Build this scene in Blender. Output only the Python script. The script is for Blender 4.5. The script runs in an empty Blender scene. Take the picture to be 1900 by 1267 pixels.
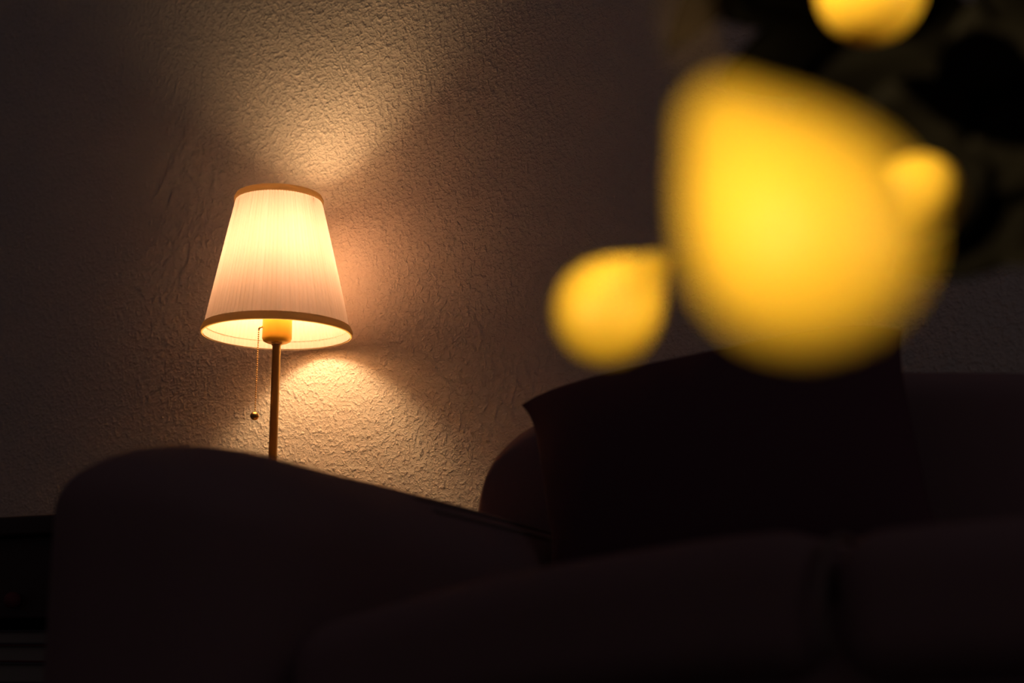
import bpy, bmesh, math, random
from mathutils import Vector, Matrix
random.seed(7)
S = bpy.context.scene
COL = S.collection
PI = math.pi

# ---------------------------------------------------------------- camera
cd = bpy.data.cameras.new('camera')
cam = bpy.data.objects.new('camera', cd); COL.objects.link(cam)
cam.location = (0, 0, .34)
cam.rotation_euler = (math.radians(90 + 12), 0, 0)
cd.sensor_width = 36; cd.lens = 50; cd.clip_start = .01
cd.dof.use_dof = True; cd.dof.focus_distance = 2.1; cd.dof.aperture_fstop = 2.8
S.camera = cam
# ---------------------------------------------------------------- world, exposure
w = bpy.data.worlds.new('dim_room'); S.world = w; w.use_nodes = True
w.node_tree.nodes['Background'].inputs[0].default_value = (1, .80, .88, 1)
w.node_tree.nodes['Background'].inputs[1].default_value = .0175
S.view_settings.view_transform = 'Standard'; S.view_settings.look = 'None'
S.view_settings.exposure = 0; S.view_settings.gamma = 1
S.view_settings.use_curve_mapping = False
# ---------------------------------------------------------------- added lights, out of view
def look(o, tgt):
    o.rotation_euler = (Vector(tgt) - o.location).to_track_quat('-Z', 'Y').to_euler()
def spot(name, loc, tgt, power, ang, blend, col, rad=.04):
    l = bpy.data.lights.new(name, 'SPOT'); l.energy = power; l.color = col
    l.spot_size = math.radians(ang); l.spot_blend = blend; l.shadow_soft_size = rad
    o = bpy.data.objects.new(name, l); COL.objects.link(o); o.location = loc; look(o, tgt); return o
SPOT_AT = Vector((-1.20, -.45, 1.20))
SPOTCOL = (1, .83, .52)
for fr, tg, ang, pw in (((-.70, -.70, .28), (.061, .31, .436), 4.3, 120), ((.75, -.50, .25), (.061, .31, .436), 3.1, 60),
                    ((1.0, -.2, .55), (.185, .68, .667), 3.4, 90), ((.75, -.50, .30), (.048, .63, .489), 2.6, 85), ((-1.0, -.60, .30), (.047, .63, .489), 3.0, 100), (SPOT_AT, (.190, .66, .547), 3.2, 450),
                    ((.30, -.40, 1.30), (.048, .63, .489), 3.6, 110), (SPOT_AT, (.182, .68, .672), 3.2, 400)):
    spot('added_fruit_spot', fr, tg, pw, ang, .5, SPOTCOL)  # unseen narrow spots, added to brighten each lemon on its own
al = bpy.data.lights.new('added_soft_fill', 'AREA'); al.energy = .9; al.color = (.95, .9, 1); al.size = 1.2  # unseen soft area light, added to lift the sofa and right-hand wall
ao = bpy.data.objects.new('added_soft_fill', al); COL.objects.link(ao); ao.location = (1.6, -1.0, 2.0); look(ao, (.7, 1.2, .5))

# ---------------------------------------------------------------- materials
def mat(name, col, rough=.8, metal=0, spec=.3, bump=None, sheen=0, noise=None, sss=0):
    m = bpy.data.materials.new(name); m.use_nodes = True
    nt = m.node_tree; b = nt.nodes['Principled BSDF']
    b.inputs['Base Color'].default_value = (*col, 1); b.inputs['Roughness'].default_value = rough
    b.inputs['Metallic'].default_value = metal; b.inputs['Specular IOR Level'].default_value = spec
    if sheen:
        b.inputs['Sheen Weight'].default_value = sheen; b.inputs['Sheen Roughness'].default_value = .5
    if sss:
        b.inputs['Subsurface Weight'].default_value = sss; b.inputs['Subsurface Scale'].default_value = .006
        b.inputs['Subsurface Radius'].default_value = (1, .6, .1)
    tc = nt.nodes.new('ShaderNodeTexCoord')
    if noise:
        n = nt.nodes.new('ShaderNodeTexNoise'); n.inputs['Scale'].default_value = noise[0]; n.inputs['Detail'].default_value = 4
        r = nt.nodes.new('ShaderNodeMix'); r.data_type = 'RGBA'
        r.inputs[6].default_value = (*col, 1); r.inputs[7].default_value = (*noise[1], 1)
        nt.links.new(tc.outputs['Object'], n.inputs['Vector']); nt.links.new(n.outputs['Fac'], r.inputs[0])
        nt.links.new(r.outputs[2], b.inputs['Base Color'])
    if bump:
        n = nt.nodes.new('ShaderNodeTexNoise'); n.inputs['Scale'].default_value = bump[0]; n.inputs['Detail'].default_value = 3
        bp = nt.nodes.new('ShaderNodeBump'); bp.inputs['Strength'].default_value = 1; bp.inputs['Distance'].default_value = bump[1]
        nt.links.new(tc.outputs['Object'], n.inputs['Vector']); nt.links.new(n.outputs['Fac'], bp.inputs['Height'])
        nt.links.new(bp.outputs['Normal'], b.inputs['Normal'])
    return m

def woodchip():
    """white painted woodchip wallpaper: flat paint with small raised chips"""
    m = bpy.data.materials.new('woodchip_wallpaper'); m.use_nodes = True
    nt = m.node_tree; N = nt.nodes; L = nt.links; b = N['Principled BSDF']
    b.inputs['Base Color'].default_value = (.78, .68, .59, 1); b.inputs['Roughness'].default_value = .75
    b.inputs['Specular IOR Level'].default_value = .25
    tc = N.new('ShaderNodeTexCoord')
    def noise(scale, detail, dist=0, rough=.5, stretch=(1, 1, 1)):
        mp = N.new('ShaderNodeMapping'); mp.inputs['Scale'].default_value = stretch
        n = N.new('ShaderNodeTexNoise'); n.inputs['Scale'].default_value = scale; n.inputs['Detail'].default_value = detail
        n.inputs['Distortion'].default_value = dist; n.inputs['Roughness'].default_value = rough
        L.new(tc.outputs['Object'], mp.inputs[0]); L.new(mp.outputs[0], n.inputs['Vector']); return n.outputs['Fac']
    def ramp(x, lo, hi):
        r = N.new('ShaderNodeMapRange'); r.interpolation_type = 'SMOOTHSTEP'
        r.inputs[1].default_value = lo; r.inputs[2].default_value = hi; L.new(x, r.inputs[0]); return r.outputs[0]
    def mul(x, k):
        r = N.new('ShaderNodeMath'); r.operation = 'MULTIPLY'; r.inputs[1].default_value = k; L.new(x, r.inputs[0]); return r.outputs[0]
    def add(x, y):
        r = N.new('ShaderNodeMath'); r.operation = 'ADD'; L.new(x, r.inputs[0]); L.new(y, r.inputs[1]); return r.outputs[0]
    h = mul(ramp(noise(118, 3, .25, .55, (1, 1, .8)), .44, .70), 1.25)
    h = add(h, mul(ramp(noise(210, 2, .2, .5, (.8, 1, 1.1)), .45, .72), .7))
    h = add(h, mul(noise(420, 2), .25))
    h = add(h, mul(noise(22, 2), 1.1))
    bp = N.new('ShaderNodeBump'); bp.inputs['Strength'].default_value = 1; bp.inputs['Distance'].default_value = WALL_BUMP
    L.new(h, bp.inputs['Height']); L.new(bp.outputs['Normal'], b.inputs['Normal'])
    return m
WALL_BUMP = .00092

def shade_cloth():
    """pleated off-white lampshade cloth: some light scatters back, some passes through"""
    m = bpy.data.materials.new('pleated_shade_cloth'); m.use_nodes = True
    nt = m.node_tree; N = nt.nodes; L = nt.links; N.clear()
    out = N.new('ShaderNodeOutputMaterial')
    at = N.new('ShaderNodeAttribute'); at.attribute_name = 'fold'      # how many layers the cloth has in this pleat
    def colmix(a, b):
        r = N.new('ShaderNodeMix'); r.data_type = 'RGBA'
        r.inputs[6].default_value = (*a, 1); r.inputs[7].default_value = (*b, 1); L.new(at.outputs['Fac'], r.inputs[0]); return r.outputs[2]
    tr = N.new('ShaderNodeBsdfTranslucent'); L.new(colmix((.232, .170, .162), (.15, .11, .088)), tr.inputs[0])
    df = N.new('ShaderNodeBsdfDiffuse'); df.inputs[0].default_value = (.88, .74, .68, 1)
    ms = N.new('ShaderNodeMixShader'); ms.inputs[0].default_value = .52
    L.new(df.outputs[0], ms.inputs[1]); L.new(tr.outputs[0], ms.inputs[2])
    L.new(ms.outputs[0], out.inputs[0]); return m

def emit(name, col, s):
    m = bpy.data.materials.new(name); m.use_nodes = True; N = m.node_tree.nodes; N.clear()
    o = N.new('ShaderNodeOutputMaterial'); e = N.new('ShaderNodeEmission'); e.inputs[0].default_value = (*col, 1); e.inputs[1].default_value = s
    m.node_tree.links.new(e.outputs[0], o.inputs[0]); return m

M = {}
M['wall'] = woodchip()
M['floor'] = mat('dark_oak_floor', (.10, .055, .03), .5, noise=(6, (.06, .03, .018)))
M['sofa'] = mat('brown_upholstery', (.34, .21, .215), .95, spec=.05, bump=(900, .0004), noise=(5, (.30, .19, .19)))
M['piping'] = mat('brown_piping', (.27, .19, .17), .9, spec=.05)
M['pillow'] = mat('black_cushion_cloth', (.13, .06, .075), .95, spec=.03, bump=(700, .0004))
M['zip'] = mat('black_zip', (.03, .02, .02), .6)
M['table'] = mat('dark_stained_wood', (.10, .06, .05), .55, noise=(9, (.07, .04, .035)))
M['brass'] = mat('satin_brass', (.66, .42, .15), .30, metal=1)
M['socket'] = mat('brass_lacquer', (1.0, .55, .045), .42, metal=.55, spec=.5)
def trim_tape():
    m = bpy.data.materials.new('woven_trim_tape'); m.use_nodes = True
    N = m.node_tree.nodes; L = m.node_tree.links; N.clear()
    out = N.new('ShaderNodeOutputMaterial'); tr = N.new('ShaderNodeBsdfTranslucent'); tr.inputs[0].default_value = (.52, .36, .13, 1)
    df = N.new('ShaderNodeBsdfDiffuse'); df.inputs[0].default_value = (.66, .55, .40, 1)
    ms = N.new('ShaderNodeMixShader'); ms.inputs[0].default_value = .45
    L.new(df.outputs[0], ms.inputs[1]); L.new(tr.outputs[0], ms.inputs[2]); L.new(ms.outputs[0], out.inputs[0]); return m
M['trim'] = trim_tape()
M['bulb'] = emit('warm_bulb', (1, .64, .31), 108)
M['shade'] = shade_cloth()
M['fruit'] = mat('yellow_peel', (1.0, .56, .04), .5, spec=.3, bump=(320, .0006), sss=.25)
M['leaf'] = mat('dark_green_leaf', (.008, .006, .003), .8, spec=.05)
M['twig'] = mat('brown_bark', (.12, .07, .03), .85, bump=(200, .001))
M['pot'] = mat('terracotta', (.25, .10, .05), .85, noise=(20, (.2, .08, .04)))
M['soil'] = mat('soil', (.03, .02, .014), 1, bump=(120, .004))
M['book1'] = mat('grey_book_cover', (.16, .14, .15), .7)
M['book2'] = mat('red_book_cover', (.20, .05, .05), .7)
M['paper'] = mat('book_paper', (.35, .31, .27), .9)

# ---------------------------------------------------------------- builders
def link(name, bm, m, parent=None, smooth=True, loc=None):
    me = bpy.data.meshes.new(name); bmesh.ops.recalc_face_normals(bm, faces=bm.faces); bm.to_mesh(me); bm.free()
    if smooth:
        for p in me.polygons: p.use_smooth = True
    me.materials.append(m)
    o = bpy.data.objects.new(name, me); COL.objects.link(o)
    if parent: o.parent = parent
    if loc: o.location = loc
    return o
def thing(name, label, cat, loc=(0, 0, 0), rz=0, group=None):
    o = bpy.data.objects.new(name, None); COL.objects.link(o); o.location = loc; o.rotation_euler = (0, 0, rz)
    o['label'] = label; o['category'] = cat
    if group: o['group'] = group
    o.empty_display_size = .05
    return o
def struct(o): o['kind'] = 'structure'; return o

def interp(tab, x):
    if x <= tab[0][0]: return tab[0][1]
    for (x0, y0), (x1, y1) in zip(tab, tab[1:]):
        if x <= x1:
            t = (x - x0) / (x1 - x0); return y0 + (y1 - y0) * t
    return tab[-1][1]
def smooth_interp(tab, x, w):
    return sum(interp(tab, x + w * k / 4) for k in range(-4, 5)) / 9

def ticks(lo, hi, r, step):
    a = [lo + r * (1 - math.cos(k * PI / 12)) for k in range(7)]
    b = [hi - r * (1 - math.cos(k * PI / 12)) for k in range(6, -1, -1)]
    n = max(1, int((hi - lo - 2 * r) / step))
    mid = [a[-1] + (b[0] - a[-1]) * k / n for k in range(1, n)]
    return a + mid + b
def rbox(bm, lo, hi, r, step=.04, deform=None):
    """box with rounded edges, dense enough to be bent by deform"""
    lo = Vector(lo); hi = Vector(hi); r = min(r, *[(hi[i] - lo[i]) * .4999 for i in range(3)])
    T = [ticks(lo[i], hi[i], r, step) for i in range(3)]
    cache = {}
    def v(p):
        k = tuple(round(c, 6) for c in p)
        if k not in cache:
            q = Vector([min(max(p[i], lo[i] + r), hi[i] - r) for i in range(3)]); d = Vector(p) - q
            P = q + d.normalized() * r if d.length > 1e-9 else Vector(p)
            if deform: P = Vector(deform(P))
            cache[k] = bm.verts.new(P)
        return cache[k]
    for ax in range(3):
        i, j = (ax + 1) % 3, (ax + 2) % 3
        for side in (lo[ax], hi[ax]):
            for a in range(len(T[i]) - 1):
                for b in range(len(T[j]) - 1):
                    q = []
                    for (s, t) in ((a, b), (a + 1, b), (a + 1, b + 1), (a, b + 1)):
                        p = [0, 0, 0]; p[ax] = side; p[i] = T[i][s]; p[j] = T[j][t]; q.append(v(p))
                    if len(set(q)) == 4:
                        try: bm.faces.new(q)
                        except ValueError: pass
def tube(bm, pts, rad, n=10, caps=True):
    pts = [Vector(p) for p in pts]; rings = []
    rr = rad if callable(rad) else (lambda t: rad)
    prev = None
    for i, p in enumerate(pts):
        d = (pts[min(i + 1, len(pts) - 1)] - pts[max(i - 1, 0)]).normalized()
        if prev is None:
            a = d.orthogonal().normalized()
        else:
            a = (prev - d * prev.dot(d)).normalized()
        prev = a; b = d.cross(a); R = rr(i / (len(pts) - 1))
        rings.append([bm.verts.new(p + (a * math.cos(2 * PI * k / n) + b * math.sin(2 * PI * k / n)) * R) for k in range(n)])
    for A, B in zip(rings, rings[1:]):
        for k in range(n): bm.faces.new((A[k], A[(k + 1) % n], B[(k + 1) % n], B[k]))
    if caps:
        bm.faces.new(rings[0][::-1]); bm.faces.new(rings[-1])
def lathe(bm, prof, n=48, cx=0, cy=0, M4=None):
    rings = []
    for r, z in prof:
        if r < 1e-6:
            rings.append([bm.verts.new((cx, cy, z))])
        else:
            rings.append([bm.verts.new((cx + r * math.cos(2 * PI * k / n), cy + r * math.sin(2 * PI * k / n), z)) for k in range(n)])
    for A, B in zip(rings, rings[1:]):
        for k in range(n):
            k2 = (k + 1) % n
            if len(A) == 1 and len(B) == 1: continue
            if len(A) == 1: bm.faces.new((A[0], B[k2], B[k]))
            elif len(B) == 1: bm.faces.new((A[k], A[k2], B[0]))
            else: bm.faces.new((A[k], A[k2], B[k2], B[k]))
    if M4 is not None:
        for R in rings:
            for x in R: x.co = M4 @ x.co
def spline(pts, n=8):
    P = [Vector(p) for p in pts]; P = [P[0] * 2 - P[1]] + P + [P[-1] * 2 - P[-2]]; out = []
    for i in range(1, len(P) - 2):
        for k in range(n):
            t = k / n
            out.append(.5 * ((2 * P[i]) + (-P[i-1] + P[i+1]) * t + (2*P[i-1] - 5*P[i] + 4*P[i+1] - P[i+2]) * t*t + (-P[i-1] + 3*P[i] - 3*P[i+1] + P[i+2]) * t**3))
    out.append(P[-2]); return out

# ---------------------------------------------------------------- setting
# the wall runs 28 degrees off the picture plane; its frame: x along the wall, -y into the room
TH = math.radians(28); WC = 1.789
ORG = (WC * math.sin(TH), WC * math.cos(TH), 0)
def wl(a, b, z=0):
    return Vector((a * math.cos(TH) + (WC - b) * math.sin(TH), -a * math.sin(TH) + (WC - b) * math.cos(TH), z))
bm = bmesh.new()
rbox(bm, (-3.6, 0, 0), (1.9, .12, 2.5), .002, 5)
o = struct(link('wall_back', bm, M['wall'], smooth=False)); o.location = ORG; o.rotation_euler = (0, 0, -TH)
bm = bmesh.new(); rbox(bm, (-3.6, -3.2, -.05), (1.9, .12, 0), .002, 5)
o = struct(link('floor', bm, M['floor'], smooth=False)); o.location = ORG; o.rotation_euler = (0, 0, -TH)
bm = bmesh.new(); rbox(bm, (-3.6, -.014, 0), (1.9, 0, .06), .004, 5)
o = struct(link('baseboard_back', bm, M['table'], smooth=False)); o.location = ORG; o.rotation_euler = (0, 0, -TH)

# ---------------------------------------------------------------- sofa
sofa = thing('sofa', 'dark brown upholstered sofa with a rounded armrest, standing against the woodchip wall', 'sofa', ORG, -TH)
SEAT = [(-.70, .350), (-.6728, .3543), (-.5928, .3721), (-.4814, .3939), (-.3711, .4081), (-.30, .4150), (-.2562, .4125), (-.235, .4125), (-.17, .4160), (0, .425), (.5, .425)]
ARM = [(0, .478), (.2, .489), (.39, .499), (.53, .506), (.69, .512), (.79, .519), (.90, .515)]
BACK = [(-.886, .50), (-.8838, .5145), (-.8722, .5517), (-.8527, .5817), (-.8178, .607), (-.76, .622), (-.6, .634), (-.346, .6370), (-.22, .6250), (-.19, .615)]
# base with a front panel
bm = bmesh.new()
rbox(bm, (-.70, -.862, .07), (1.05, -.03, .33), .012, .05, lambda p: (p.x, p.y, p.z if p.z < .2 else .2 + (p.z - .2) / .13 * (smooth_interp(SEAT, p.x, .03) - .045 - .2)))
link('seat_base', bm, M['sofa'], sofa)
def seat_cushion(a0, a1):
    def df(p):
        top = smooth_interp(SEAT, p.x, .02) - .012 * min(1, max(0, (-.62 - -abs(p.y)) * 0 + (.72 - abs(p.y)) / .3))
        t = (p.z) / .10
        return (p.x, p.y, top - .10 + .10 * t)
    bm = bmesh.new(); rbox(bm, (a0, -.885, 0), (a1, -.20, .10), .034, .03, df)
    c = link('seat_cushion', bm, M['sofa'], sofa)
    return c
c1 = seat_cushion(-.685, -.2575)
c2 = seat_cushion(-.2545, .42)
seat_cushion(.425, 1.04)
# piping down the joint between the two cushions
def pipe(name, pts, r, parent):
    bm = bmesh.new(); tube(bm, spline(pts, 6), r, 8); return link(name, bm, M['piping'], parent)
pipe('piping', [(-.256, -.55, .401), (-.256, -.80, .410), (-.2563, -.850, .408), (-.2565, -.874, .399), (-.2567, -.884, .385), (-.257, -.887, .365), (-.257, -.879, .335)], .0028, c1)
def arm_part(a_mid, name='armrest'):
    def df(p):
        top = smooth_interp(ARM, -p.y, .05); x = p.x; h = .5 - p.z
        top -= 1.0 * max(0, (x - a_mid) * (1 if a_mid < 0 else -1) + .055) ** 2
        z = top - h * .5 if h < .13 else top - .065 - (h - .13) * (top - .065 - .07) / (.37 - .07)
        return (x, p.y, z)
    bm = bmesh.new(); rbox(bm, (a_mid - .145, -.90, .07), (a_mid + .155, -.03, .5), .12, .03, df)
    return link(name, bm, M['sofa'], sofa)
arm = arm_part(-.84)
arm_part(1.19)
# two rows of piping along the inner shoulder of the arm
for (da, dz) in ((.088, 0), (.110, 0)):
    dx = max(0, da - .035); hh = .12 - math.sqrt(.0144 - dx * dx)
    pts = [(-.84 + da, -b, smooth_interp(ARM, b, .05) - 1.0 * (da + .055) ** 2 - .5 * hh + .0006) for b in (.10, .2, .3, .4, .5, .58)]
    pipe('piping', pts, .0028, arm)
def back_cushion(a0, a1, prof):
    def df(p):
        top = prof(p.x)
        return (p.x, p.y, .30 + (p.z - .30) / .34 * (top - .30))
    bm = bmesh.new(); rbox(bm, (a0, -.235, .30), (a1, -.012, .64), .035, .015, df)
    return link('back_cushion', bm, M['sofa'], sofa)
b1 = back_cushion(-.89, -.185, lambda x: smooth_interp(BACK, x, .008))
back_cushion(-.18, .50, lambda x: .632 - .02 * abs((x - .16) / .34) ** 4)
back_cushion(.505, 1.2, lambda x: .632 - .02 * abs((x - .85) / .34) ** 4)
for a in (-.92, 1.27):
    for b in (.09, .82):
        bm = bmesh.new(); lathe(bm, [(0, 0), (.018, 0), (.024, .075), (0, .075)], 16, a, -b); link('foot', bm, M['table'], sofa)

# ---------------------------------------------------------------- black throw pillow, leaning in the sofa corner
pil = thing('throw_pillow', 'large black square throw pillow propped up in the corner of the sofa', 'pillow', ORG, -TH)
PC = {'UL': Vector((-.7625, -.33, .6130)), 'UR': Vector((-.318, -.33, .657)), 'BR': Vector((-.262, -.44, .412)), 'BL': Vector((-.675, -.44, .399))}
def pillow_pt(s, t, side):
    x, y = 2 * s - 1, 2 * t - 1
    pinch = .034 if s < .5 else .022
    s2 = s + pinch * math.copysign(1, .5 - s) * abs(x) ** 3 * (1 - abs(y) ** 5)
    t2 = t + pinch * .25 * math.copysign(1, .5 - t) * abs(y) ** 3 * (1 - y * 0) * (0 if abs(x) > .999 else 0)
    if t > .5:      # filling lifts the upper edge between the two ears
        t2 += .062 * (abs(y) ** 3) * (1 - min(1, abs(x)) ** 6) - .0
    p = (PC['BL'] * (1 - s2) + PC['BR'] * s2) * (1 - t2) + (PC['UL'] * (1 - s2) + PC['UR'] * s2) * t2
    th = .062 * ((1 - x * x) ** .55) * ((1 - y * y) ** .5) + .0015
    n = (PC['BR'] - PC['BL']).cross(PC['UL'] - PC['BL']).normalized()
    return p + n * th * side
bm = bmesh.new(); NN = 48
G = {}
for sd in (1, -1):
    for i in range(NN + 1):
        for j in range(NN + 1):
            s = .5 - .5 * math.cos(PI * i / NN); t = .5 - .5 * math.cos(PI * j / NN)
            G[sd, i, j] = bm.verts.new(pillow_pt(s, t, sd))
for sd in (1, -1):
    for i in range(NN):
        for j in range(NN): bm.faces.new((G[sd, i, j], G[sd, i+1, j], G[sd, i+1, j+1], G[sd, i, j+1]))
rim = [(i, 0) for i in range(NN)] + [(NN, j) for j in range(NN)] + [(i, NN) for i in range(NN, 0, -1)] + [(0, j) for j in range(NN, 0, -1)]
for k in range(len(rim)):
    a, b = rim[k], rim[(k + 1) % len(rim)]
    bm.faces.new((G[1, a[0], a[1]], G[1, b[0], b[1]], G[-1, b[0], b[1]], G[-1, a[0], a[1]]))
link('cover', bm, M['pillow'], pil)

# ---------------------------------------------------------------- side table with books
tab = thing('side_table', 'dark wooden side table beside the outer face of the sofa armrest', 'table', ORG, -TH)
bm = bmesh.new(); rbox(bm, (-1.62, -.45, .478), (-1.04, -.03, .5031), .004, .5); link('table_top', bm, M['table'], tab)
bm = bmesh.new(); rbox(bm, (-1.60, -.43, .270), (-1.06, -.05, .290), .003, .5); link('shelf', bm, M['table'], tab)
bm = bmesh.new(); rbox(bm, (-1.60, -.05, .0), (-1.06, -.035, .4775), .003, .5); link('back_panel', bm, M['table'], tab)
bm = bmesh.new(); rbox(bm, (-1.582, -.435, .372), (-1.078, -.06, .4765), .003, .5); dr = link('drawer', bm, M['table'], tab)
for a in (-1.606, -1.054):
    bm = bmesh.new(); rbox(bm, (a - .006, -.412, .2), (a + .006, -.068, .4775), .002, .5); link('side_panel', bm, M['table'], tab)
bm = bmesh.new(); bmesh.ops.create_uvsphere(bm, u_segments=16, v_segments=10, radius=.011, matrix=Matrix.Translation((-1.445, -.445, .395))); link('knob', bm, M['book2'], dr)
for a in (-1.60, -1.06):
    for b in (.43, .05):
        bm = bmesh.new(); rbox(bm, (a - .017, -b - .017, 0), (a + .017, -b + .017, .4775), .003, .5); link('leg', bm, M['table'], tab)
z = .2905
for i, (a0, a1, b0, b1, h, m, lb) in enumerate(((-1.57, -1.335, .10, .435, .026, 'book1', 'grey book lying flat, bottom of the stack on the side table shelf'),
                             (-1.56, -1.35, .12, .43, .022, 'book2', 'dark red book lying flat, middle of the stack on the side table shelf'),
                             (-1.55, -1.36, .12, .42, .018, 'book1', 'grey book lying flat, topmost of the stack on the side table shelf'))):
    bk = thing('book', lb, 'book', wl((a0 + a1) / 2, (b0 + b1) / 2, z), -TH + (.04, -.05, .07)[i], 'books under the side table')
    hx, hy = (a1 - a0) / 2, (b1 - b0) / 2
    bm = bmesh.new(); rbox(bm, (-hx, -hy, 0), (hx, hy, .002), .0008, .5); rbox(bm, (-hx, -hy, h - .002), (hx, hy, h), .0008, .5)
    rbox(bm, (-hx, -hy, .0), (-hx + .003, hy, h), .001, .5); link('cover', bm, M[m], bk, False)
    bm = bmesh.new(); rbox(bm, (-hx + .003, -hy + .004, .002), (hx - .004, hy - .004, h - .002), .0005, .5); link('pages', bm, M['paper'], bk, False)
    z += h + .0005

# ---------------------------------------------------------------- the lamp
LZ = .5025
lamp = thing('table_lamp', 'lit brass table lamp with a pleated cream shade and a pull chain', 'lamp', (-.3506, 2.0736, LZ + .0011))
lamp.scale = (1.0066,) * 3
RB, RT = .1085, .0625
ZB, ZT = .7889 - LZ, 1.0005 - LZ
TOPX = -.004                       # the shade sits a little crooked
def shade_centre(t): return TOPX * t
# pleated cloth
bm = bmesh.new(); NP = 96; SUB = 8; NA = NP * SUB; NV = 24
fold = bm.verts.layers.float.new('fold')
ran = [random.random() for _ in range(NP)]; amp = [.7 + .6 * random.random() for _ in range(NP)]
band = [random.random() for _ in range(17)]
rows = []
for j in range(NV + 1):
    t = j / NV; row = []
    for k in range(NA):
        pl, f = divmod(k, SUB); f /= SUB; th = 2 * PI * (k + .9 * math.sin(pl * 1.7) * t) / NA
        R = RB + (RT - RB) * t
        rip = (.5 - .5 * math.cos(2 * PI * f)) * .0011 * amp[pl]
        R += rip * (.35 + .65 * math.sin(PI * min(1, t * 1.0)) ** .5)
        v = bm.verts.new((shade_centre(t) + R * math.cos(th), R * math.sin(th), ZB + (ZT - ZB) * t))
        bi = (pl / NP * 17); b0 = band[int(bi) % 17]; b1 = band[(int(bi) + 1) % 17]; bb = b0 + (b1 - b0) * (bi % 1)
        fo = .26 * ran[pl] + .30 * bb + .40 * (math.exp(-((f - .08) / .14) ** 2) + math.exp(-((f - 1.08) / .14) ** 2))
        v[fold] = min(1, max(0, fo)); row.append(v)
    rows.append(row)
for A, B in zip(rows, rows[1:]):
    for k in range(NA): bm.faces.new((A[k], A[(k+1) % NA], B[(k+1) % NA], B[k]))
shade = link('lamp_shade', bm, M['shade'], lamp)
def band_ring(name, z0, z1, r0, r1, cx0, cx1, th, tint):
    bm = bmesh.new(); n = 96
    prof = [(r0 - .0006, z0), (r0 + th, z0 + .0008), (r0 + th * 1.25, (z0 * .6 + z1 * .4)), (r1 + th, z1 - .0008), (r1 - .0006, z1), ]
    rings = []
    for r, zz in prof:
        cx = cx0 + (cx1 - cx0) * (zz - z0) / (z1 - z0)
        rings.append([bm.verts.new((cx + r * math.cos(2*PI*k/n), r * math.sin(2*PI*k/n), zz)) for k in range(n)])
    for A, B in zip(rings, rings[1:]):
        for k in range(n): bm.faces.new((A[k], A[(k+1) % n], B[(k+1) % n], B[k]))
    return link(name, bm, tint, shade)
def r_at(z): return RB + (RT - RB) * (z - ZB) / (ZT - ZB)
bz = .0115
band_ring('trim_band', ZB - .002, ZB + bz, r_at(ZB) + .0004, r_at(ZB + bz) + .0004, 0, 0, .0022, M['trim'])
band_ring('trim_band', ZT - .009, ZT + .002, r_at(ZT - .009) + .0004, r_at(ZT) + .0003, TOPX, TOPX, .0018, M['trim'])
# wire ring and three spokes that carry the shade
bm = bmesh.new()
zc = ZB + .070; rc = .016
ring = [(rc * math.cos(2*PI*k/24), rc * math.sin(2*PI*k/24), zc) for k in range(25)]
tube(bm, ring, .0011, 6, False)
for q in range(3):
    an = 2*PI*q/3 + PI/2
    rr_ = r_at(ZT - .012)
    tube(bm, [(rc*math.cos(an), rc*math.sin(an), zc), (.032*math.cos(an), .032*math.sin(an), zc + .05), (TOPX + rr_*math.cos(an), rr_*math.sin(an), ZT - .012)], .001, 6)
link('shade_carrier', bm, M['brass'], shade)
# bulb: glass globe with its collar
BZ = ZB + .123
bm = bmesh.new(); RBU = .034
prof = [(0, BZ + RBU)] + [(RBU * math.sin(a), BZ + RBU * math.cos(a)) for a in [PI * k / 14 for k in range(1, 12)]] + [(.013, BZ - .042), (.013, BZ - .061)]
lathe(bm, prof, 32); link('bulb', bm, M['bulb'], lamp)
# socket sleeve
bm = bmesh.new(); SR = .0218; s0 = ZB - .0135
lathe(bm, [(0, s0), (.006, s0), (SR - .006, s0 + .0006), (SR - .0018, s0 + .0028), (SR, s0 + .007), (SR, ZB + .072), (SR - .003, ZB + .075), (0, ZB + .075)], 40)
link('socket', bm, M['socket'], lamp)
# pole
bm = bmesh.new(); lathe(bm, [(0, .012), (.0062, .012), (.0062, s0 - .004), (.0078, s0 - .003), (.0078, s0 + .0002), (0, s0 + .0002)], 24); link('pole', bm, M['brass'], lamp)
bm = bmesh.new(); lathe(bm, [(0, 0), (.070, 0), (.074, .003), (.072, .009), (.04, .014), (.010, .018), (0, .018)], 48); link('base', bm, M['brass'], lamp)
# pull chain
CX, CY = -.0262, -.006
bm = bmesh.new(); tube(bm, [(-SR + .001, -.006, ZB + .010), (-SR - .003, -.006, ZB + .009), (CX, CY, ZB + .006)], .0016, 8)
sw = link('chain_outlet', bm, M['brass'], lamp)
bm = bmesh.new(); zz = ZB + .005; zend = ZB - .117; k = 0
while zz > zend:
    bmesh.ops.create_icosphere(bm, subdivisions=1, radius=.00140, matrix=Matrix.Translation((CX - .0012 * k / 44, CY, zz))); zz -= .0032; k += 1
tube(bm, [(CX, CY, ZB + .006), (CX - .0012, CY, zend)], .0004, 5)
ch = link('pull_chain', bm, M['brass'], lamp)
bm = bmesh.new(); bmesh.ops.create_uvsphere(bm, u_segments=20, v_segments=14, radius=.0064, matrix=Matrix.Translation((CX - .0014, CY, zend - .0065)))
link('chain_ball', bm, M['brass'], ch)

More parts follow.
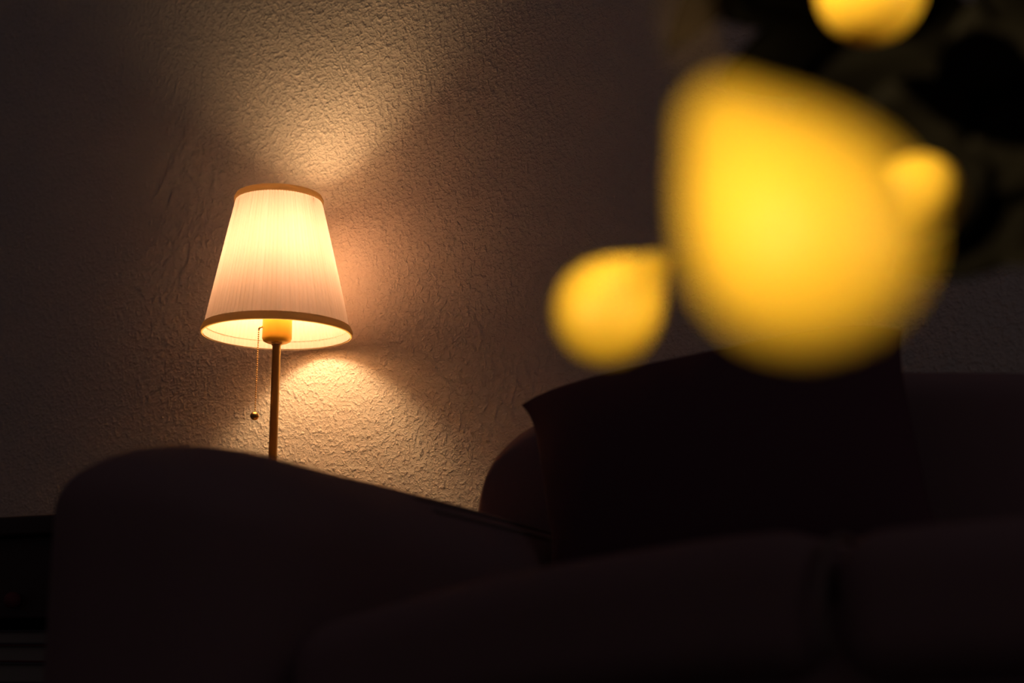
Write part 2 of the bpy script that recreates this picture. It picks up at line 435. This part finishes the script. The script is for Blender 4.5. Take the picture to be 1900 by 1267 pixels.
# ---------------------------------------------------------------- lemon tree in the foreground, trunk outside the frame on the right
tree = thing('fruit_tree', 'out-of-focus potted tree in the near foreground, with bright yellow lemons and dark leaves', 'tree', (.44, .62, 0))
T0 = Vector((.44, .62, 0))
def L_(p): return Vector(p) - T0
bm = bmesh.new(); lathe(bm, [(0, 0), (.075, 0), (.10, .19), (.107, .19), (.107, .215), (.096, .215), (.094, .195), (.0, .195)], 40); link('pot', bm, M['pot'], tree)
bm = bmesh.new(); lathe(bm, [(0, .2), (.093, .198), (.090, .19), (0, .19)], 32); link('soil', bm, M['soil'], tree)
bm = bmesh.new(); tube(bm, spline([(0, 0, .19), (.01, .01, .4), (-.005, 0, .62), (.0, .01, .80), (-.03, .01, .95)]), lambda t: .011 - .005 * t, 12); link('trunk', bm, M['twig'], tree)
def lemon(c, tip, r, length, taper=.45, nub=0):
    """egg-shaped body around c, narrowing towards tip"""
    c, tip = Vector(c), Vector(tip); d = (tip - c).normalized()
    prof = []
    n = 22
    for k in range(n + 1):
        t = k / n; a = PI * t
        x = -math.cos(a)                                   # -1 blunt end, 1 stem end
        y = math.sin(a)
        zz = x * r if x < 0 else x * length
        if x > 0: y *= 1 - taper * x ** 1.5
        prof.append((max(0, y * r + (.10 * r * max(0, x - .80) / .20 * (1 if t < 1 else 0))), zz))
    if nub:
        prof = prof[:-2] + [(nub, length * .97), (nub * .85, length * 1.12), (0, length * 1.16)]
    M4 = Matrix.Translation(L_(c)) @ d.to_track_quat('Z', 'Y').to_matrix().to_4x4()
    bm = bmesh.new(); lathe(bm, prof, 36, M4=M4)
    f = link('lemon', bm, M['fruit'], tree); return f
f1 = lemon((.0664, .31, .4308), (.0491, .31, .4580), .0268, .0400)
f1['label'] = 'largest, nearest and most blurred yellow lemon'
f2 = lemon((.1965, .66, .5510), (.1760, .66, .5300), .0218, .040, .30)
f2['label'] = 'yellow lemon partly behind the nearest one, on its right'
f3 = lemon((.0436, .63, .4880), (.0640, .635, .5085), .0243, .033, .36, .006)
f3['label'] = 'small yellow lemon hanging lowest, above the black pillow'
f4 = lemon((.1850, .68, .6700), (.20, .68, .72), .0275, .034)
f4['label'] = 'yellow lemon cut by the top edge of the photo'
def branch(pts, r0, r1):
    bm = bmesh.new(); P = spline([L_(p) for p in pts], 8); tube(bm, P, lambda t: r0 + (r1 - r0) * t, 8); return link('branch', bm, M['twig'], tree)
branch([(.435, .62, .80), (.30, .50, .80), (.12, .36, .70), (.050, .315, .56), (.0400, .31, .500), (.0425, .31, .472)], .006, .0028)
branch([(.437, .62, .62), (.40, .82, .66), (.30, .84, .66), (.215, .76, .57), (.1752, .665, .532)], .005, .002)
branch([(.30, .84, .66), (.18, .83, .60), (.11, .72, .54), (.0675, .650, .514), (.0645, .636, .509)], .0035, .0018)
branch([(.432, .63, .78), (.34, .76, .84), (.23, .74, .80), (.195, .68, .708)], .005, .002)
branch([(.437, .62, .62), (.36, .76, .64), (.26, .80, .62), (.17, .80, .60)], .005, .002)
def leaf(base, tip, width, normal, m='leaf'):
    base, tip = L_(base), L_(tip); d = tip - base; ln = d.length; d.normalize()
    nrm = Vector(normal); nrm = (nrm - d * nrm.dot(d)).normalized(); sd = d.cross(nrm)
    bm = bmesh.new(); rows = []
    for i in range(13):
        t = i / 12; wd = width * .5 * (math.sin(PI * t ** .85)) ** .8 if 0 < t < 1 else .0006
        bend = -.10 * ln * (t - .1) ** 2
        row = []
        for s in (-1, -.5, 0, .5, 1):
            row.append(base + d * ln * t + sd * wd * s + nrm * (bend + abs(s) * wd * .22))
        rows.append(row)
    top = [[bm.verts.new(p) for p in r] for r in rows]; bot = [[bm.verts.new(p - nrm * .0006) for p in r] for r in rows]
    for g in (top, bot):
        for a, b in zip(g, g[1:]):
            for k in range(4): bm.faces.new((a[k], a[k+1], b[k+1], b[k]))
    for k in (0, 4):
        for i in range(12): bm.faces.new((top[i][k], top[i+1][k], bot[i+1][k], bot[i][k]))
    for i in (0, 12):
        for k in range(4): bm.faces.new((top[i][k], top[i][k+1], bot[i][k+1], bot[i][k]))
    return link('leaf', bm, M[m], tree)
# leaves behind the fruit (rows: base, tip, width)
LV = [((.21, .775, .735), (.125, .775, .70), .056), ((.21, .775, .69), (.126, .775, .668), .05), ((.20, .77, .76), (.13, .775, .735), .05), ((.26, .74, .60), (.175, .76, .555), .062), ((.30, .75, .60), (.215, .75, .535), .060), ((.25, .76, .66), (.155, .77, .625), .062),
      ((.33, .75, .64), (.245, .74, .585), .062), ((.35, .72, .60), (.262, .73, .537), .055), ((.27, .78, .71), (.175, .78, .67), .064),
      ((.33, .74, .70), (.235, .74, .645), .066), ((.22, .78, .63), (.135, .78, .60), .056), ((.24, .76, .74), (.135, .77, .71), .062),
      ((.33, .73, .76), (.235, .74, .71), .066), ((.26, .80, .77), (.165, .80, .745), .06), ((.22, .80, .69), (.125, .80, .675), .058),
      ((.36, .70, .66), (.29, .71, .58), .06), ((.23, .77, .58), (.15, .765, .565), .05), ((.35, .72, .80), (.27, .73, .73), .06),
      ((.25, .74, .64), (.185, .755, .59), .06), ((.13, .72, .72), (.085, .72, .655), .030), ((.31, .77, .66), (.225, .77, .60), .06)]
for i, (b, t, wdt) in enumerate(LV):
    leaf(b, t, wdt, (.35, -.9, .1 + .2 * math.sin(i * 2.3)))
